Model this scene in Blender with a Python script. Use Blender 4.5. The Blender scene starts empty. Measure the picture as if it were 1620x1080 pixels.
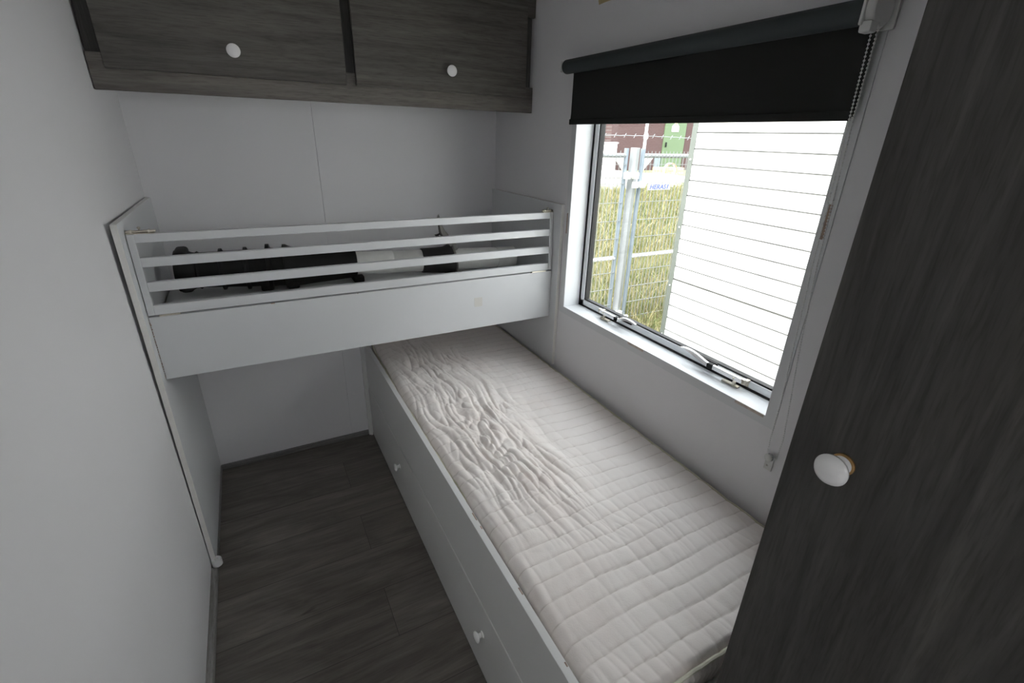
import bpy, bmesh, math, random
import numpy as np
from mathutils import Vector, Matrix, noise
random.seed(7)
SC = bpy.context.scene
COL = SC.collection
PI = math.pi

# ------------------------------------------------------------------ camera, sky, exposure
cam_d = bpy.data.cameras.new('camera')
cam = bpy.data.objects.new('camera', cam_d)
COL.objects.link(cam)
YAW, PITCH, ROLL = 0.5020, -0.4064, 0.0290
F_ = Vector((math.sin(YAW)*math.cos(PITCH), math.cos(YAW)*math.cos(PITCH), math.sin(PITCH)))
R_ = Vector((math.cos(YAW), -math.sin(YAW), 0))
U_ = R_.cross(F_)
R2 = R_*math.cos(ROLL)+U_*math.sin(ROLL)
U2 = R2.cross(F_)
M = Matrix.Identity(4)
for i in range(3):
    M[i][0], M[i][1], M[i][2] = R2[i], U2[i], -F_[i]
M.translation = Vector((0.3332, -2.2513, 1.4908))
cam.matrix_world = M
cam_d.sensor_width = 36.0
cam_d.lens = 751.53/1620*36
cam_d.clip_start = 0.02
cam_d.clip_end = 200
SC.camera = cam

world = bpy.data.worlds.new('overcast_sky')
SC.world = world
world.use_nodes = True
bg = world.node_tree.nodes['Background']
bg.inputs[0].default_value = (0.92, 0.95, 1.0, 1)
bg.inputs[1].default_value = 5.6
sun_d = bpy.data.lights.new('hazy_sun', 'SUN')
sun_d.energy = 17.0
sun_d.angle = math.radians(35)
sun_d.color = (1.0, 0.98, 0.98)
sun = bpy.data.objects.new('hazy_sun', sun_d)
COL.objects.link(sun)
# high sun from the far left, over the roof, onto the neighbouring home and the field
sun.rotation_euler = Vector((1.0, 0.35, -1.75)).to_track_quat('-Z', 'Y').to_euler()

SC.view_settings.view_transform = 'Standard'
SC.view_settings.look = 'None'
SC.view_settings.gamma = 1
SC.view_settings.use_curve_mapping = False
SC.view_settings.exposure = 0.10
try:
    SC.cycles.use_denoising = True
    SC.cycles.max_bounces = 16
    SC.cycles.diffuse_bounces = 10
    SC.cycles.transparent_max_bounces = 16
    SC.cycles.sample_clamp_indirect = 8
except Exception:
    pass

# ------------------------------------------------------------------ materials
def new_mat(name):
    m = bpy.data.materials.new(name)
    m.use_nodes = True
    nt = m.node_tree
    b = nt.nodes['Principled BSDF']
    return m, nt, b
def N(nt, t, **kw):
    n = nt.nodes.new(t)
    for k, v in kw.items():
        setattr(n, k, v)
    return n
def coords(nt, scale=(1, 1, 1), rot=(0, 0, 0)):
    tc = N(nt, 'ShaderNodeTexCoord')
    mp = N(nt, 'ShaderNodeMapping')
    mp.inputs['Scale'].default_value = scale
    mp.inputs['Rotation'].default_value = rot
    nt.links.new(tc.outputs['Object'], mp.inputs['Vector'])
    return mp
def noise_tex(nt, vec, scale, detail=4, rough=.55, dist=0):
    n = N(nt, 'ShaderNodeTexNoise')
    n.inputs['Scale'].default_value = scale
    n.inputs['Detail'].default_value = detail
    n.inputs['Roughness'].default_value = rough
    n.inputs['Distortion'].default_value = dist
    nt.links.new(vec.outputs[0], n.inputs['Vector'])
    return n
def ramp(nt, src, stops):
    r = N(nt, 'ShaderNodeValToRGB')
    e = r.color_ramp.elements
    while len(e) < len(stops):
        e.new(.5)
    for i, (p, c) in enumerate(stops):
        e[i].position = p
        e[i].color = (*c, 1) if len(c) == 3 else c
    nt.links.new(src, r.inputs[0])
    return r
def bump(nt, b, src, strength, dist=.001):
    n = N(nt, 'ShaderNodeBump')
    n.inputs['Strength'].default_value = strength
    n.inputs['Distance'].default_value = dist
    nt.links.new(src, n.inputs['Height'])
    nt.links.new(n.outputs[0], b.inputs['Normal'])
    return n
def mixc(nt, fac, a, b, mode='MIX'):
    m = N(nt, 'ShaderNodeMix', data_type='RGBA', blend_type=mode)
    for s, v in ((0, fac), (6, a), (7, b)):
        if hasattr(v, 'links') or hasattr(v, 'is_output'):
            nt.links.new(v, m.inputs[s])
        elif s == 0:
            m.inputs[0].default_value = v
        else:
            m.inputs[s].default_value = (*v, 1)
    return m.outputs[2]
def plain(name, col, rough=.5, metal=0, var=.06, nscale=8, bmp=0, bscale=300, spec=.5):
    m, nt, b = new_mat(name)
    mp = coords(nt)
    n = noise_tex(nt, mp, nscale, 3)
    lo = tuple(c*(1-var) for c in col)
    hi = tuple(min(1, c*(1+var)) for c in col)
    r = ramp(nt, n.outputs[0], [(.3, lo), (.7, hi)])
    nt.links.new(r.outputs[0], b.inputs['Base Color'])
    b.inputs['Roughness'].default_value = rough
    b.inputs['Metallic'].default_value = metal
    b.inputs['Specular IOR Level'].default_value = spec
    if bmp:
        n2 = noise_tex(nt, mp, bscale, 2)
        bump(nt, b, n2.outputs[0], bmp, .0006)
    return m
def vinyl_wall(name, col, rot=(0, 0, 0)):
    """white wall panel with a faint woven texture"""
    m, nt, b = new_mat(name)
    mp = coords(nt)
    n = noise_tex(nt, mp, 1.6, 4)
    r = ramp(nt, n.outputs[0], [(.3, tuple(c*.97 for c in col)), (.7, col)])
    st = coords(nt, (1, 1, 1))
    w1 = noise_tex(nt, coords(nt, (60, 60, 900)), 1, 2)
    w2 = noise_tex(nt, coords(nt, (900, 900, 60)), 1, 2)
    ad = N(nt, 'ShaderNodeMath', operation='ADD')
    nt.links.new(w1.outputs[0], ad.inputs[0]); nt.links.new(w2.outputs[0], ad.inputs[1])
    # sparse scuffs and dots
    v = noise_tex(nt, mp, 24, 5, .7)
    sc = ramp(nt, v.outputs[0], [(.23, (.80, .79, .77)), (.27, (1, 1, 1))])
    c = mixc(nt, 1.0, r.outputs[0], sc.outputs[0], 'MULTIPLY')
    nt.links.new(c, b.inputs['Base Color'])
    b.inputs['Roughness'].default_value = .55
    bump(nt, b, ad.outputs[0], .13, .0006)
    return m
def wood(name, axis, dark, mid, light, gscale=1.0, rough=.55, seed=0.0, big=1.0):
    """grey oak decor, grain along one axis"""
    m, nt, b = new_mat(name)
    s_long, s_cross = 1.6*gscale, 30*gscale
    sc = [s_cross]*3
    sc['xyz'.index(axis)] = s_long
    mp = coords(nt, tuple(sc)); mp.inputs['Location'].default_value = (seed, seed*.7, seed*1.3)
    fine = [c*9 for c in sc]; fine['xyz'.index(axis)] = 22*gscale
    mf = coords(nt, tuple(fine)); mf.inputs['Location'].default_value = (seed, seed, seed)
    lowsc = [3.2*gscale]*3; lowsc['xyz'.index(axis)] = .8*gscale
    ml = coords(nt, tuple(lowsc)); ml.inputs['Location'].default_value = (seed*2, seed, 0)
    g = noise_tex(nt, mp, 1.0, 5, .6, 1.2)
    f = noise_tex(nt, mf, 1.0, 3, .6, .2)
    l = noise_tex(nt, ml, 1.3*big, 4, .6, 1.6)
    r = ramp(nt, g.outputs[0], [(.30, dark), (.5, mid), (.72, light)])
    rf = ramp(nt, f.outputs[0], [(.34, (.78, .77, .76)), (.5, (1, 1, 1)), (.75, (1.12, 1.12, 1.12))])
    rl = ramp(nt, l.outputs[0], [(.3, (.82, .82, .82)), (.5, (1, 1, 1)), (.72, (1.15, 1.13, 1.1))])
    c = mixc(nt, 1.0, r.outputs[0], rf.outputs[0], 'MULTIPLY')
    c = mixc(nt, 1.0, c, rl.outputs[0], 'MULTIPLY')
    nt.links.new(c, b.inputs['Base Color'])
    b.inputs['Roughness'].default_value = rough
    b.inputs['Specular IOR Level'].default_value = .3
    bump(nt, b, f.outputs[0], .25, .0005)
    return m

MW_L = vinyl_wall('vinyl_wall_panel', (.765, .757, .77))
MW_B = MW_L
MW_R = MW_L
M_MEL = plain('white_melamine', (.62, .63, .64), .38, var=.015, nscale=3)
M_MELG = plain('white_drawer_front', (.70, .70, .685), .4, var=.015, nscale=3)
M_EDGE = plain('edge_banding', (.74, .73, .70), .45, var=.05, nscale=14)
M_CHIP = plain('bare_chipboard', (.36, .26, .2), .8, var=.3, nscale=60)
M_CHIPL = plain('worn_edge', (.58, .5, .44), .8, var=.2, nscale=60)
M_CASE = plain('window_casing', (.66, .67, .68), .45, var=.02, nscale=4)
M_REV = plain('window_reveal', (.86, .88, .9), .35, var=.02, nscale=4)
DK, MD, LT = (.076, .071, .064), (.112, .105, .094), (.150, .141, .127)
M_WX = wood('grey_oak_horizontal', 'x', DK, MD, LT, 1.0, .55, 0)
M_WX2 = wood('grey_oak_horizontal_second', 'x', DK, MD, LT, 1.0, .55, 4.3)
M_WX3 = wood('grey_oak_rail', 'x', (.108, .099, .088), (.15, .138, .123), (.19, .176, .158), 1.0, .55, 9.1)
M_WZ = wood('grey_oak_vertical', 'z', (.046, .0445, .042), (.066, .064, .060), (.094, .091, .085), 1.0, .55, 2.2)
M_WSK = wood('skirting_oak', 'y', (.17, .165, .155), (.25, .245, .235), (.33, .32, .31), 2.0, .6, 1)
M_WSKX = wood('skirting_oak_back', 'x', (.13, .13, .125), (.2, .195, .19), (.26, .255, .25), 2.0, .6, 1)
M_PORC = plain('white_porcelain', (.90, .89, .88), .12, var=.01)
M_BRASS = plain('tarnished_brass', (.45, .28, .12), .45, 1, var=.3, nscale=60)
M_METAL = plain('nickel_hardware', (.62, .58, .5), .35, 1, var=.15, nscale=50)
M_ALU = plain('satin_aluminium', (.84, .86, .88), .4, .1, var=.04)
M_ALUB = plain('bright_aluminium', (.78, .78, .8), .25, .8, var=.06)
M_BLK = plain('black_rubber', (.012, .012, .012), .6, var=.2)
M_BLKP = plain('black_plastic', (.008, .008, .008), .6, var=.25, nscale=20, spec=.25)
M_PVC = plain('white_pvc_pipe', (.70, .70, .67), .42, var=.08, nscale=14)
M_FLASH = plain('black_rubber_flashing', (.014, .013, .013), .6, var=.5, nscale=26)
M_RIM = plain('worn_flashing_rim', (.16, .155, .14), .7, var=.3, nscale=30)
M_BLIND = plain('black_blind_fabric', (.016, .0165, .016), .8, var=.1, nscale=4, bmp=.3, bscale=900)
M_BLINDT = plain('dark_green_grey_roll', (.034, .043, .045), .7, var=.1, nscale=4)
M_PLW = plain('white_plastic', (.74, .74, .73), .35, var=.03)
M_CLEAR = plain('clear_plastic', (.6, .6, .58), .2, var=.05)
M_TAPE = plain('masking_tape', (.5, .41, .22), .7, var=.08)
M_STICK = plain('yellowed_sticker_mark', (.60, .588, .555), .5, var=.02)
M_MAT2 = plain('pale_mat_fabric', (.62, .62, .62), .9, var=.06, nscale=6, bmp=.4, bscale=200)
M_PIPE = plain('cream_piping', (.66, .63, .49), .8, var=.08, nscale=40)
M_PIPEB = plain('cream_piping_bright', (.76, .74, .62), .8, var=.08, nscale=40)

def mat_floor():
    m, nt, b = new_mat('grey_oak_vinyl_planks')
    tc = N(nt, 'ShaderNodeTexCoord')
    sep = N(nt, 'ShaderNodeSeparateXYZ'); nt.links.new(tc.outputs['Object'], sep.inputs[0])
    def math_(op, a, b_=None, c=None):
        n = N(nt, 'ShaderNodeMath', operation=op)
        for i, v in enumerate((a, b_, c)):
            if v is None: continue
            if isinstance(v, (int, float)): n.inputs[i].default_value = v
            else: nt.links.new(v, n.inputs[i])
        return n.outputs[0]
    row = math_('FLOOR', math_('DIVIDE', math_('ADD', sep.outputs[1], .0), .1975))
    # even rows break at x = .545, the others at x = .52, each third one elsewhere
    par = math_('MODULO', math_('ADD', row, 100), 2)
    off = math_('MULTIPLY', par, .62)
    xs = math_('DIVIDE', math_('ADD', math_('ADD', sep.outputs[0], -.535), off), 1.25)
    colx = math_('FLOOR', xs)
    wn = N(nt, 'ShaderNodeTexWhiteNoise', noise_dimensions='2D')
    cmb = N(nt, 'ShaderNodeCombineXYZ'); nt.links.new(row, cmb.inputs[0]); nt.links.new(colx, cmb.inputs[1])
    nt.links.new(cmb.outputs[0], wn.inputs['Vector'])
    # grain coordinates shifted per plank
    sh = N(nt, 'ShaderNodeVectorMath', operation='MULTIPLY_ADD')
    nt.links.new(wn.outputs['Color'], sh.inputs[0]); sh.inputs[1].default_value = (9, 9, 9)
    nt.links.new(tc.outputs['Object'], sh.inputs[2])
    def mp_(s):
        mp = N(nt, 'ShaderNodeMapping'); mp.inputs['Scale'].default_value = s
        nt.links.new(sh.outputs[0], mp.inputs['Vector']); return mp
    g = noise_tex(nt, mp_((1.6, 24, 1)), 1, 5, .6, 1.4)
    f = noise_tex(nt, mp_((9, 170, 1)), 1, 3, .6, .2)
    l = noise_tex(nt, mp_((1.6, 5.5, 1)), 1.2, 4, .6, 1.8)
    k = noise_tex(nt, mp_((5, 16, 1)), 1.0, 3, .5, .8)
    r = ramp(nt, g.outputs[0], [(.3, (.125, .113, .099)), (.5, (.160, .146, .129)), (.72, (.198, .183, .164))])
    rf = ramp(nt, f.outputs[0], [(.34, (.85, .84, .83)), (.52, (1, 1, 1)), (.75, (1.07, 1.07, 1.07))])
    rl = ramp(nt, l.outputs[0], [(.3, (.74, .73, .71)), (.5, (1, 1, 1)), (.7, (1.25, 1.24, 1.22))])
    rk = ramp(nt, k.outputs[0], [(.2, (.45, .43, .42)), (.29, (1, 1, 1))])
    c = mixc(nt, 1, r.outputs[0], rf.outputs[0], 'MULTIPLY')
    c = mixc(nt, 1, c, rl.outputs[0], 'MULTIPLY')
    c = mixc(nt, 1, c, rk.outputs[0], 'MULTIPLY')
    rv = ramp(nt, wn.outputs['Value'], [(0, (.86, .86, .86)), (1, (1.16, 1.16, 1.16))])
    c = mixc(nt, 1, c, rv.outputs[0], 'MULTIPLY')
    # seams
    fy = math_('FRACT', math_('DIVIDE', sep.outputs[1], .1975))
    dy = math_('MINIMUM', fy, math_('SUBTRACT', 1, fy))
    fx = math_('FRACT', xs)
    dx = math_('MINIMUM', fx, math_('SUBTRACT', 1, fx))
    sy = math_('LESS_THAN', dy, .006)
    sx = math_('LESS_THAN', dx, .0009)
    sm = math_('MAXIMUM', sy, sx)
    c = mixc(nt, math_('MULTIPLY', sm, .65), c, (.035, .033, .03))
    nt.links.new(c, b.inputs['Base Color'])
    b.inputs['Roughness'].default_value = .42
    b.inputs['Specular IOR Level'].default_value = .35
    bump(nt, b, f.outputs[0], .3, .0004)
    return m
M_FLOOR = mat_floor()

def mat_mattress():
    m, nt, b = new_mat('quilted_cream_ticking')
    mp = coords(nt)
    n1 = noise_tex(nt, mp, 5, 4, .6)
    r = ramp(nt, n1.outputs[0], [(.3, (.87, .79, .745)), (.55, (.91, .855, .815)), (.8, (.89, .82, .78))])
    at = N(nt, 'ShaderNodeAttribute', attribute_name='stitch')
    c = mixc(nt, at.outputs['Fac'], r.outputs[0], (.50, .44, .38))
    nt.links.new(c, b.inputs['Base Color'])
    b.inputs['Roughness'].default_value = .85
    b.inputs['Specular IOR Level'].default_value = .2
    b.inputs['Sheen Weight'].default_value = .15
    # squiggle woven into the cloth
    v = N(nt, 'ShaderNodeTexVoronoi', feature='DISTANCE_TO_EDGE')
    v.inputs['Scale'].default_value = 75
    wv = noise_tex(nt, mp, 40, 3)
    va = N(nt, 'ShaderNodeVectorMath', operation='MULTIPLY_ADD')
    nt.links.new(wv.outputs['Color'], va.inputs[0]); va.inputs[1].default_value = (.02, .02, .02)
    nt.links.new(mp.outputs[0], va.inputs[2]); nt.links.new(va.outputs[0], v.inputs['Vector'])
    rr = ramp(nt, v.outputs['Distance'], [(0, (0, 0, 0)), (.06, (1, 1, 1))])
    fn = noise_tex(nt, mp, 260, 3)
    ad = N(nt, 'ShaderNodeMath', operation='MULTIPLY_ADD')
    nt.links.new(rr.outputs[0], ad.inputs[0]); ad.inputs[1].default_value = .5
    nt.links.new(fn.outputs[0], ad.inputs[2])
    bump(nt, b, ad.outputs[0], .35, .0006)
    return m
M_MATT = mat_mattress()

def mat_glass():
    m, nt, b = new_mat('window_glass')
    out = nt.nodes['Material Output']
    nt.nodes.remove(b)
    tr = N(nt, 'ShaderNodeBsdfTransparent'); tr.inputs[0].default_value = (.97, .985, .98, 1)
    gl = N(nt, 'ShaderNodeBsdfGlossy'); gl.inputs['Roughness'].default_value = .02
    lw = N(nt, 'ShaderNodeLayerWeight'); lw.inputs[0].default_value = .5
    pw = N(nt, 'ShaderNodeMath', operation='POWER'); pw.inputs[1].default_value = 5
    nt.links.new(lw.outputs['Facing'], pw.inputs[0])
    fr = N(nt, 'ShaderNodeMath', operation='MULTIPLY_ADD'); fr.inputs[1].default_value = .8; fr.inputs[2].default_value = .03
    nt.links.new(pw.outputs[0], fr.inputs[0])
    mx = N(nt, 'ShaderNodeMixShader')
    nt.links.new(fr.outputs[0], mx.inputs[0]); nt.links.new(tr.outputs[0], mx.inputs[1]); nt.links.new(gl.outputs[0], mx.inputs[2])
    nt.links.new(mx.outputs[0], out.inputs[0])
    return m
M_GLASS = mat_glass()

# ------------------------------------------------------------------ mesh helpers (world coordinates)
def box(bm, x0, x1, y0, y1, z0, z1, bev=0.0, seg=2, mat=None):
    b2 = bmesh.new()
    vs = [b2.verts.new((x, y, z)) for x in (x0, x1) for y in (y0, y1) for z in (z0, z1)]
    for f in ((0, 1, 3, 2), (4, 6, 7, 5), (0, 4, 5, 1), (2, 3, 7, 6), (0, 2, 6, 4), (1, 5, 7, 3)):
        b2.faces.new([vs[i] for i in f])
    if bev > 0:
        bmesh.ops.bevel(b2, geom=b2.edges[:], offset=bev, segments=seg, affect='EDGES', profile=.5)
    if mat is not None:
        bmesh.ops.transform(b2, matrix=mat, verts=b2.verts[:])
    bmesh.ops.recalc_face_normals(b2, faces=b2.faces[:])
    me = bpy.data.meshes.new('tmp'); b2.to_mesh(me); b2.free()
    bm.from_mesh(me); bpy.data.meshes.remove(me)
    return bm
def frame_for(d):
    d = d.normalized()
    a = Vector((0, 0, 1)) if abs(d.z) < .9 else Vector((1, 0, 0))
    u = d.cross(a).normalized(); v = d.cross(u).normalized()
    return u, v
def tube(bm, pts, r, n=12, caps=True):
    pts = [Vector(p) for p in pts]
    rs = r if isinstance(r, (list, tuple)) else [r]*len(pts)
    rings = []
    for i, p in enumerate(pts):
        d = pts[min(i+1, len(pts)-1)]-pts[max(i-1, 0)]
        u, v = frame_for(d)
        rings.append([bm.verts.new(p+u*math.cos(2*PI*k/n)*rs[i]+v*math.sin(2*PI*k/n)*rs[i]) for k in range(n)])
    for a, b in zip(rings, rings[1:]):
        for k in range(n):
            bm.faces.new((a[k], a[(k+1) % n], b[(k+1) % n], b[k]))
    if caps:
        bm.faces.new(rings[0][::-1]); bm.faces.new(rings[-1])
    return bm
def lathe(bm, origin, axis, prof, n=32, fn=None):
    """prof: list of (distance along axis, radius)"""
    o = Vector(origin); a = Vector(axis).normalized(); u, v = frame_for(a)
    rings = []
    for t, r in prof:
        ring = []
        for k in range(n):
            th = 2*PI*k/n
            rr, tt = (r, t) if fn is None else fn(r, t, th)
            ring.append(bm.verts.new(o+a*tt+(u*math.cos(th)+v*math.sin(th))*max(rr, 1e-5)))
        rings.append(ring)
    for p, q in zip(rings, rings[1:]):
        for k in range(n):
            bm.faces.new((p[k], p[(k+1) % n], q[(k+1) % n], q[k]))
    bm.faces.new(rings[0][::-1]); bm.faces.new(rings[-1])
    return bm
def prism(bm, pts, off):
    """closed polygon pts extruded by vector off"""
    off = Vector(off)
    a = [bm.verts.new(p) for p in pts]
    b = [bm.verts.new(Vector(p)+off) for p in pts]
    n = len(a)
    bm.faces.new(a); bm.faces.new(b[::-1])
    for i in range(n):
        bm.faces.new((a[i], b[i], b[(i+1) % n], a[(i+1) % n]))
    return bm
def B():
    return bmesh.new()
def wpos(o):
    v = Vector((0, 0, 0))
    while o is not None:
        v = v+o.location; o = o.parent
    return v
def obj(name, bm, mat, parent=None, loc=None, smooth=False):
    """link a bmesh given in world coordinates as one mesh object"""
    if loc is None:
        if parent is not None:
            base = wpos(parent)
        else:
            base = Vector((0, 0, 0))
    else:
        base = Vector(loc)
    bmesh.ops.recalc_face_normals(bm, faces=bm.faces[:])
    me = bpy.data.meshes.new(name)
    bm.to_mesh(me); bm.free()
    me.transform(Matrix.Translation(-base))
    me.materials.append(mat)
    if smooth:
        me.shade_smooth()
        me.set_sharp_from_angle(angle=math.radians(40))
    o = bpy.data.objects.new(name, me)
    COL.objects.link(o)
    if parent is not None:
        o.parent = parent
        o.location = base-wpos(parent)
    else:
        o.location = base
    return o
def struct(name, bm, mat, parent=None, smooth=False):
    o = obj(name, bm, mat, parent, None, smooth)
    if parent is None:
        o['kind'] = 'structure'
    return o
def thing(name, label, cat, loc, group=None):
    o = bpy.data.objects.new(name, None)
    o.empty_display_size = .05
    COL.objects.link(o)
    o.location = loc
    o['label'] = label; o['category'] = cat
    if group: o['group'] = group
    return o
def tag(o, label, cat, group=None, kind=None):
    o['label'] = label; o['category'] = cat
    if group: o['group'] = group
    if kind: o['kind'] = kind
    return o

# ------------------------------------------------------------------ room shell
W = 1.445           # window wall plane
YR = -2.78          # rear wall
ZC = 2.08           # ceiling
bm = B(); box(bm, -.12, W+.11, YR-.1, .1, -.08, 0)
struct('floor', bm, M_FLOOR)
# left wall: bows away from the bunk panel a little towards the front
bm = B()
def wx(y, z):
    a = min(1, max(0, -y/.6)); t = min(1, max(0, (z-.1)/1.2))*(1-min(1, max(0, (z-1.40)/.14)))
    return -.001-.009*a*t-.001*a
ny, nz = 30, 16
grid = [[bm.verts.new((wx(YR+(0-YR)*i/ny, ZC*j/nz), YR+(0-YR)*i/ny, ZC*j/nz)) for j in range(nz+1)] for i in range(ny+1)]
gb = [[bm.verts.new((-.1, YR+(0-YR)*i/ny, ZC*j/nz)) for j in (0, nz)] for i in (0, ny)]
for i in range(ny):
    for j in range(nz):
        bm.faces.new((grid[i][j], grid[i+1][j], grid[i+1][j+1], grid[i][j+1]))
bm.faces.new((gb[0][0], gb[1][0], gb[1][1], gb[0][1]))
bm.faces.new([grid[i][0] for i in range(ny+1)]+[gb[1][0], gb[0][0]])
bm.faces.new([grid[i][nz] for i in range(ny+1)]+[gb[1][1], gb[0][1]])
bm.faces.new([grid[0][j] for j in range(nz+1)]+[gb[0][1], gb[0][0]])
bm.faces.new([grid[ny][j] for j in range(nz+1)]+[gb[1][1], gb[1][0]])
struct('wall_left', bm, MW_L, smooth=True)
# back wall of two panels with a fine joint
bm = B()
box(bm, -.1, .6175, 0, .08, 0, ZC, .0008, 1); box(bm, .619, W+.1, 0, .08, 0, ZC, .0008, 1)
box(bm, -.1, W+.1, .004, .08, 0, ZC)
struct('wall_back', bm, MW_B)
# window wall with its opening
WY0, WY1, WZ0, WZ1 = -.675, -1.628, .835, 1.69
bm = B()
e_ = .0121
box(bm, W, W+.09, YR, WY1-e_, 0, ZC); box(bm, W, W+.09, WY0+e_, .08, 0, ZC)
box(bm, W, W+.09, WY1-e_, WY0+e_, 0, WZ0-e_); box(bm, W, W+.09, WY1-e_, WY0+e_, WZ1+e_, ZC)
struct('wall_right', bm, MW_R)
# unseen rear wall, its doorway put in to let fill light through
bm = B()
box(bm, -.1, .06, YR-.06, YR, 0, ZC); box(bm, .78, W+.1, YR-.06, YR, 0, ZC); box(bm, .06, .78, YR-.06, YR, 1.98, ZC)
struct('wall_rear', bm, MW_B)
# unseen passage added for fill light, its end opening sized to set it
HY = -3.75
bm = B(); box(bm, -.46, -.40, HY, YR-.06, 0, ZC); struct('wall_fill_passage_left', bm, MW_B)
bm = B(); box(bm, 1.30, 1.36, HY, YR-.06, 0, ZC); struct('wall_fill_passage_right', bm, MW_B)
bm = B(); box(bm, -.40, .0, HY-.06, HY, 0, ZC); box(bm, .70, 1.30, HY-.06, HY, 0, ZC); box(bm, .0, .70, HY-.06, HY, 1.95, ZC); box(bm, .0, .70, HY-.06, HY, 0, 1.5); struct('wall_fill_passage_end', bm, MW_B)
bm = B(); box(bm, -.46, 1.36, HY-.06, YR-.1, -.08, 0); box(bm, -.46, 1.36, HY-.06, YR-.1, ZC, ZC+.06)
struct('fill_passage_floor_ceiling', bm, MW_B)  # floor and ceiling of the added passage
bm = B(); box(bm, -.12, W+.11, YR-.1, .1, ZC, ZC+.06)
struct('ceiling', bm, MW_B)
# skirtings
bm = B(); box(bm, -.02, .017, YR, -.001, .0, .027, .002)
struct('baseboard_left', bm, M_WSK)
bm = B(); box(bm, .017, .704, -.007, 0, .0, .028, .002)
struct('baseboard_back', bm, M_WSKX)
bm = B(); box(bm, .7045, .7225, -.016, 0, 0, .70, .001); box(bm, .712, .7225, -.022, -.016, 0, .70, .001)
struct('trim_2', bm, M_MELG)
# window casing, flush and mitred
cw = .029
bm = B()
def mitre(p0, p1, q1, q0, t=.0025):
    prism(bm, [(W, *p0), (W, *p1), (W, *q1), (W, *q0)], (-t, 0, 0))
a0, a1, b0, b1 = WY0, WY1, WZ0, WZ1
mitre((a0+cw, b0-cw), (a1-cw, b0-cw), (a1+.0, b0), (a0, b0))
mitre((a0+cw, b1+cw), (a1-cw, b1+cw), (a1, b1), (a0, b1))
mitre((a0+cw, b0-cw), (a0+cw, b1+cw), (a0, b1), (a0, b0))
mitre((a1-cw, b0-cw), (a1-cw, b1+cw), (a1, b1), (a1, b0))
casing = struct('trim_1', bm, M_CASE)
for (y0, y1, z0, z1, mt) in ((-1.085, -1.165, .826, .835, M_CHIPL), (-1.535, -1.624, .826, .835, M_CHIPL), (-1.640, -1.648, 1.30, 1.375, M_CHIP), (WY0+.014, WY0+.02, 1.14, 1.22, M_CHIP)):
    bm = B(); box(bm, W-.0034, W-.002, y0, y1, z0, z1, .0005, 1); obj('worn_patch', bm, mt, casing)
# window: reveal lining, sash, glass, gaskets, stays
win = thing('window_1', 'x', 'window', (W+.07, (WY0+WY1)/2, WZ0))
del win['label'], win['category']
win['kind'] = 'structure'
bm = B(); t = .004
box(bm, W-.001, W+.078, WY1, WY0, WZ0-.012, WZ0, .001); box(bm, W-.001, W+.078, WY1, WY0, WZ1, WZ1+.012)
box(bm, W-.001, W+.078, WY0, WY0+.012, WZ0-.01, WZ1+.01, .001); box(bm, W-.001, W+.078, WY1-.012, WY1, WZ0-.01, WZ1+.01, .001)
obj('window_reveal', bm, M_REV, win)
def ring(bm, x0, x1, o, wdt, bev=.001):
    y0, y1, z0, z1 = WY0-o, WY1+o, WZ0+o, WZ1-o
    box(bm, x0, x1, y1, y0, z0, z0+wdt, bev); box(bm, x0, x1, y1, y0, z1-wdt, z1, bev)
    box(bm, x0, x1, y0-wdt, y0, z0, z1, bev); box(bm, x0, x1, y1, y1+wdt, z0, z1, bev)
    return bm
obj('outer_frame', ring(B(), W+.076, W+.13, -.014, .018), M_BLK, win)
obj('rubber_gasket', ring(B(), W+.078, W+.108, .002, .004), M_BLK, win)
obj('sash', ring(B(), W+.0795, W+.105, .006, .0215), M_ALU, win)
obj('glazing_bead', ring(B(), W+.084, W+.104, .027, .0055), M_BLK, win)
bm = B(); box(bm, W+.094, W+.098, WY1+.03, WY0-.03, WZ0+.03, WZ1-.03)
obj('pane', bm, M_GLASS, win)
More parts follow.
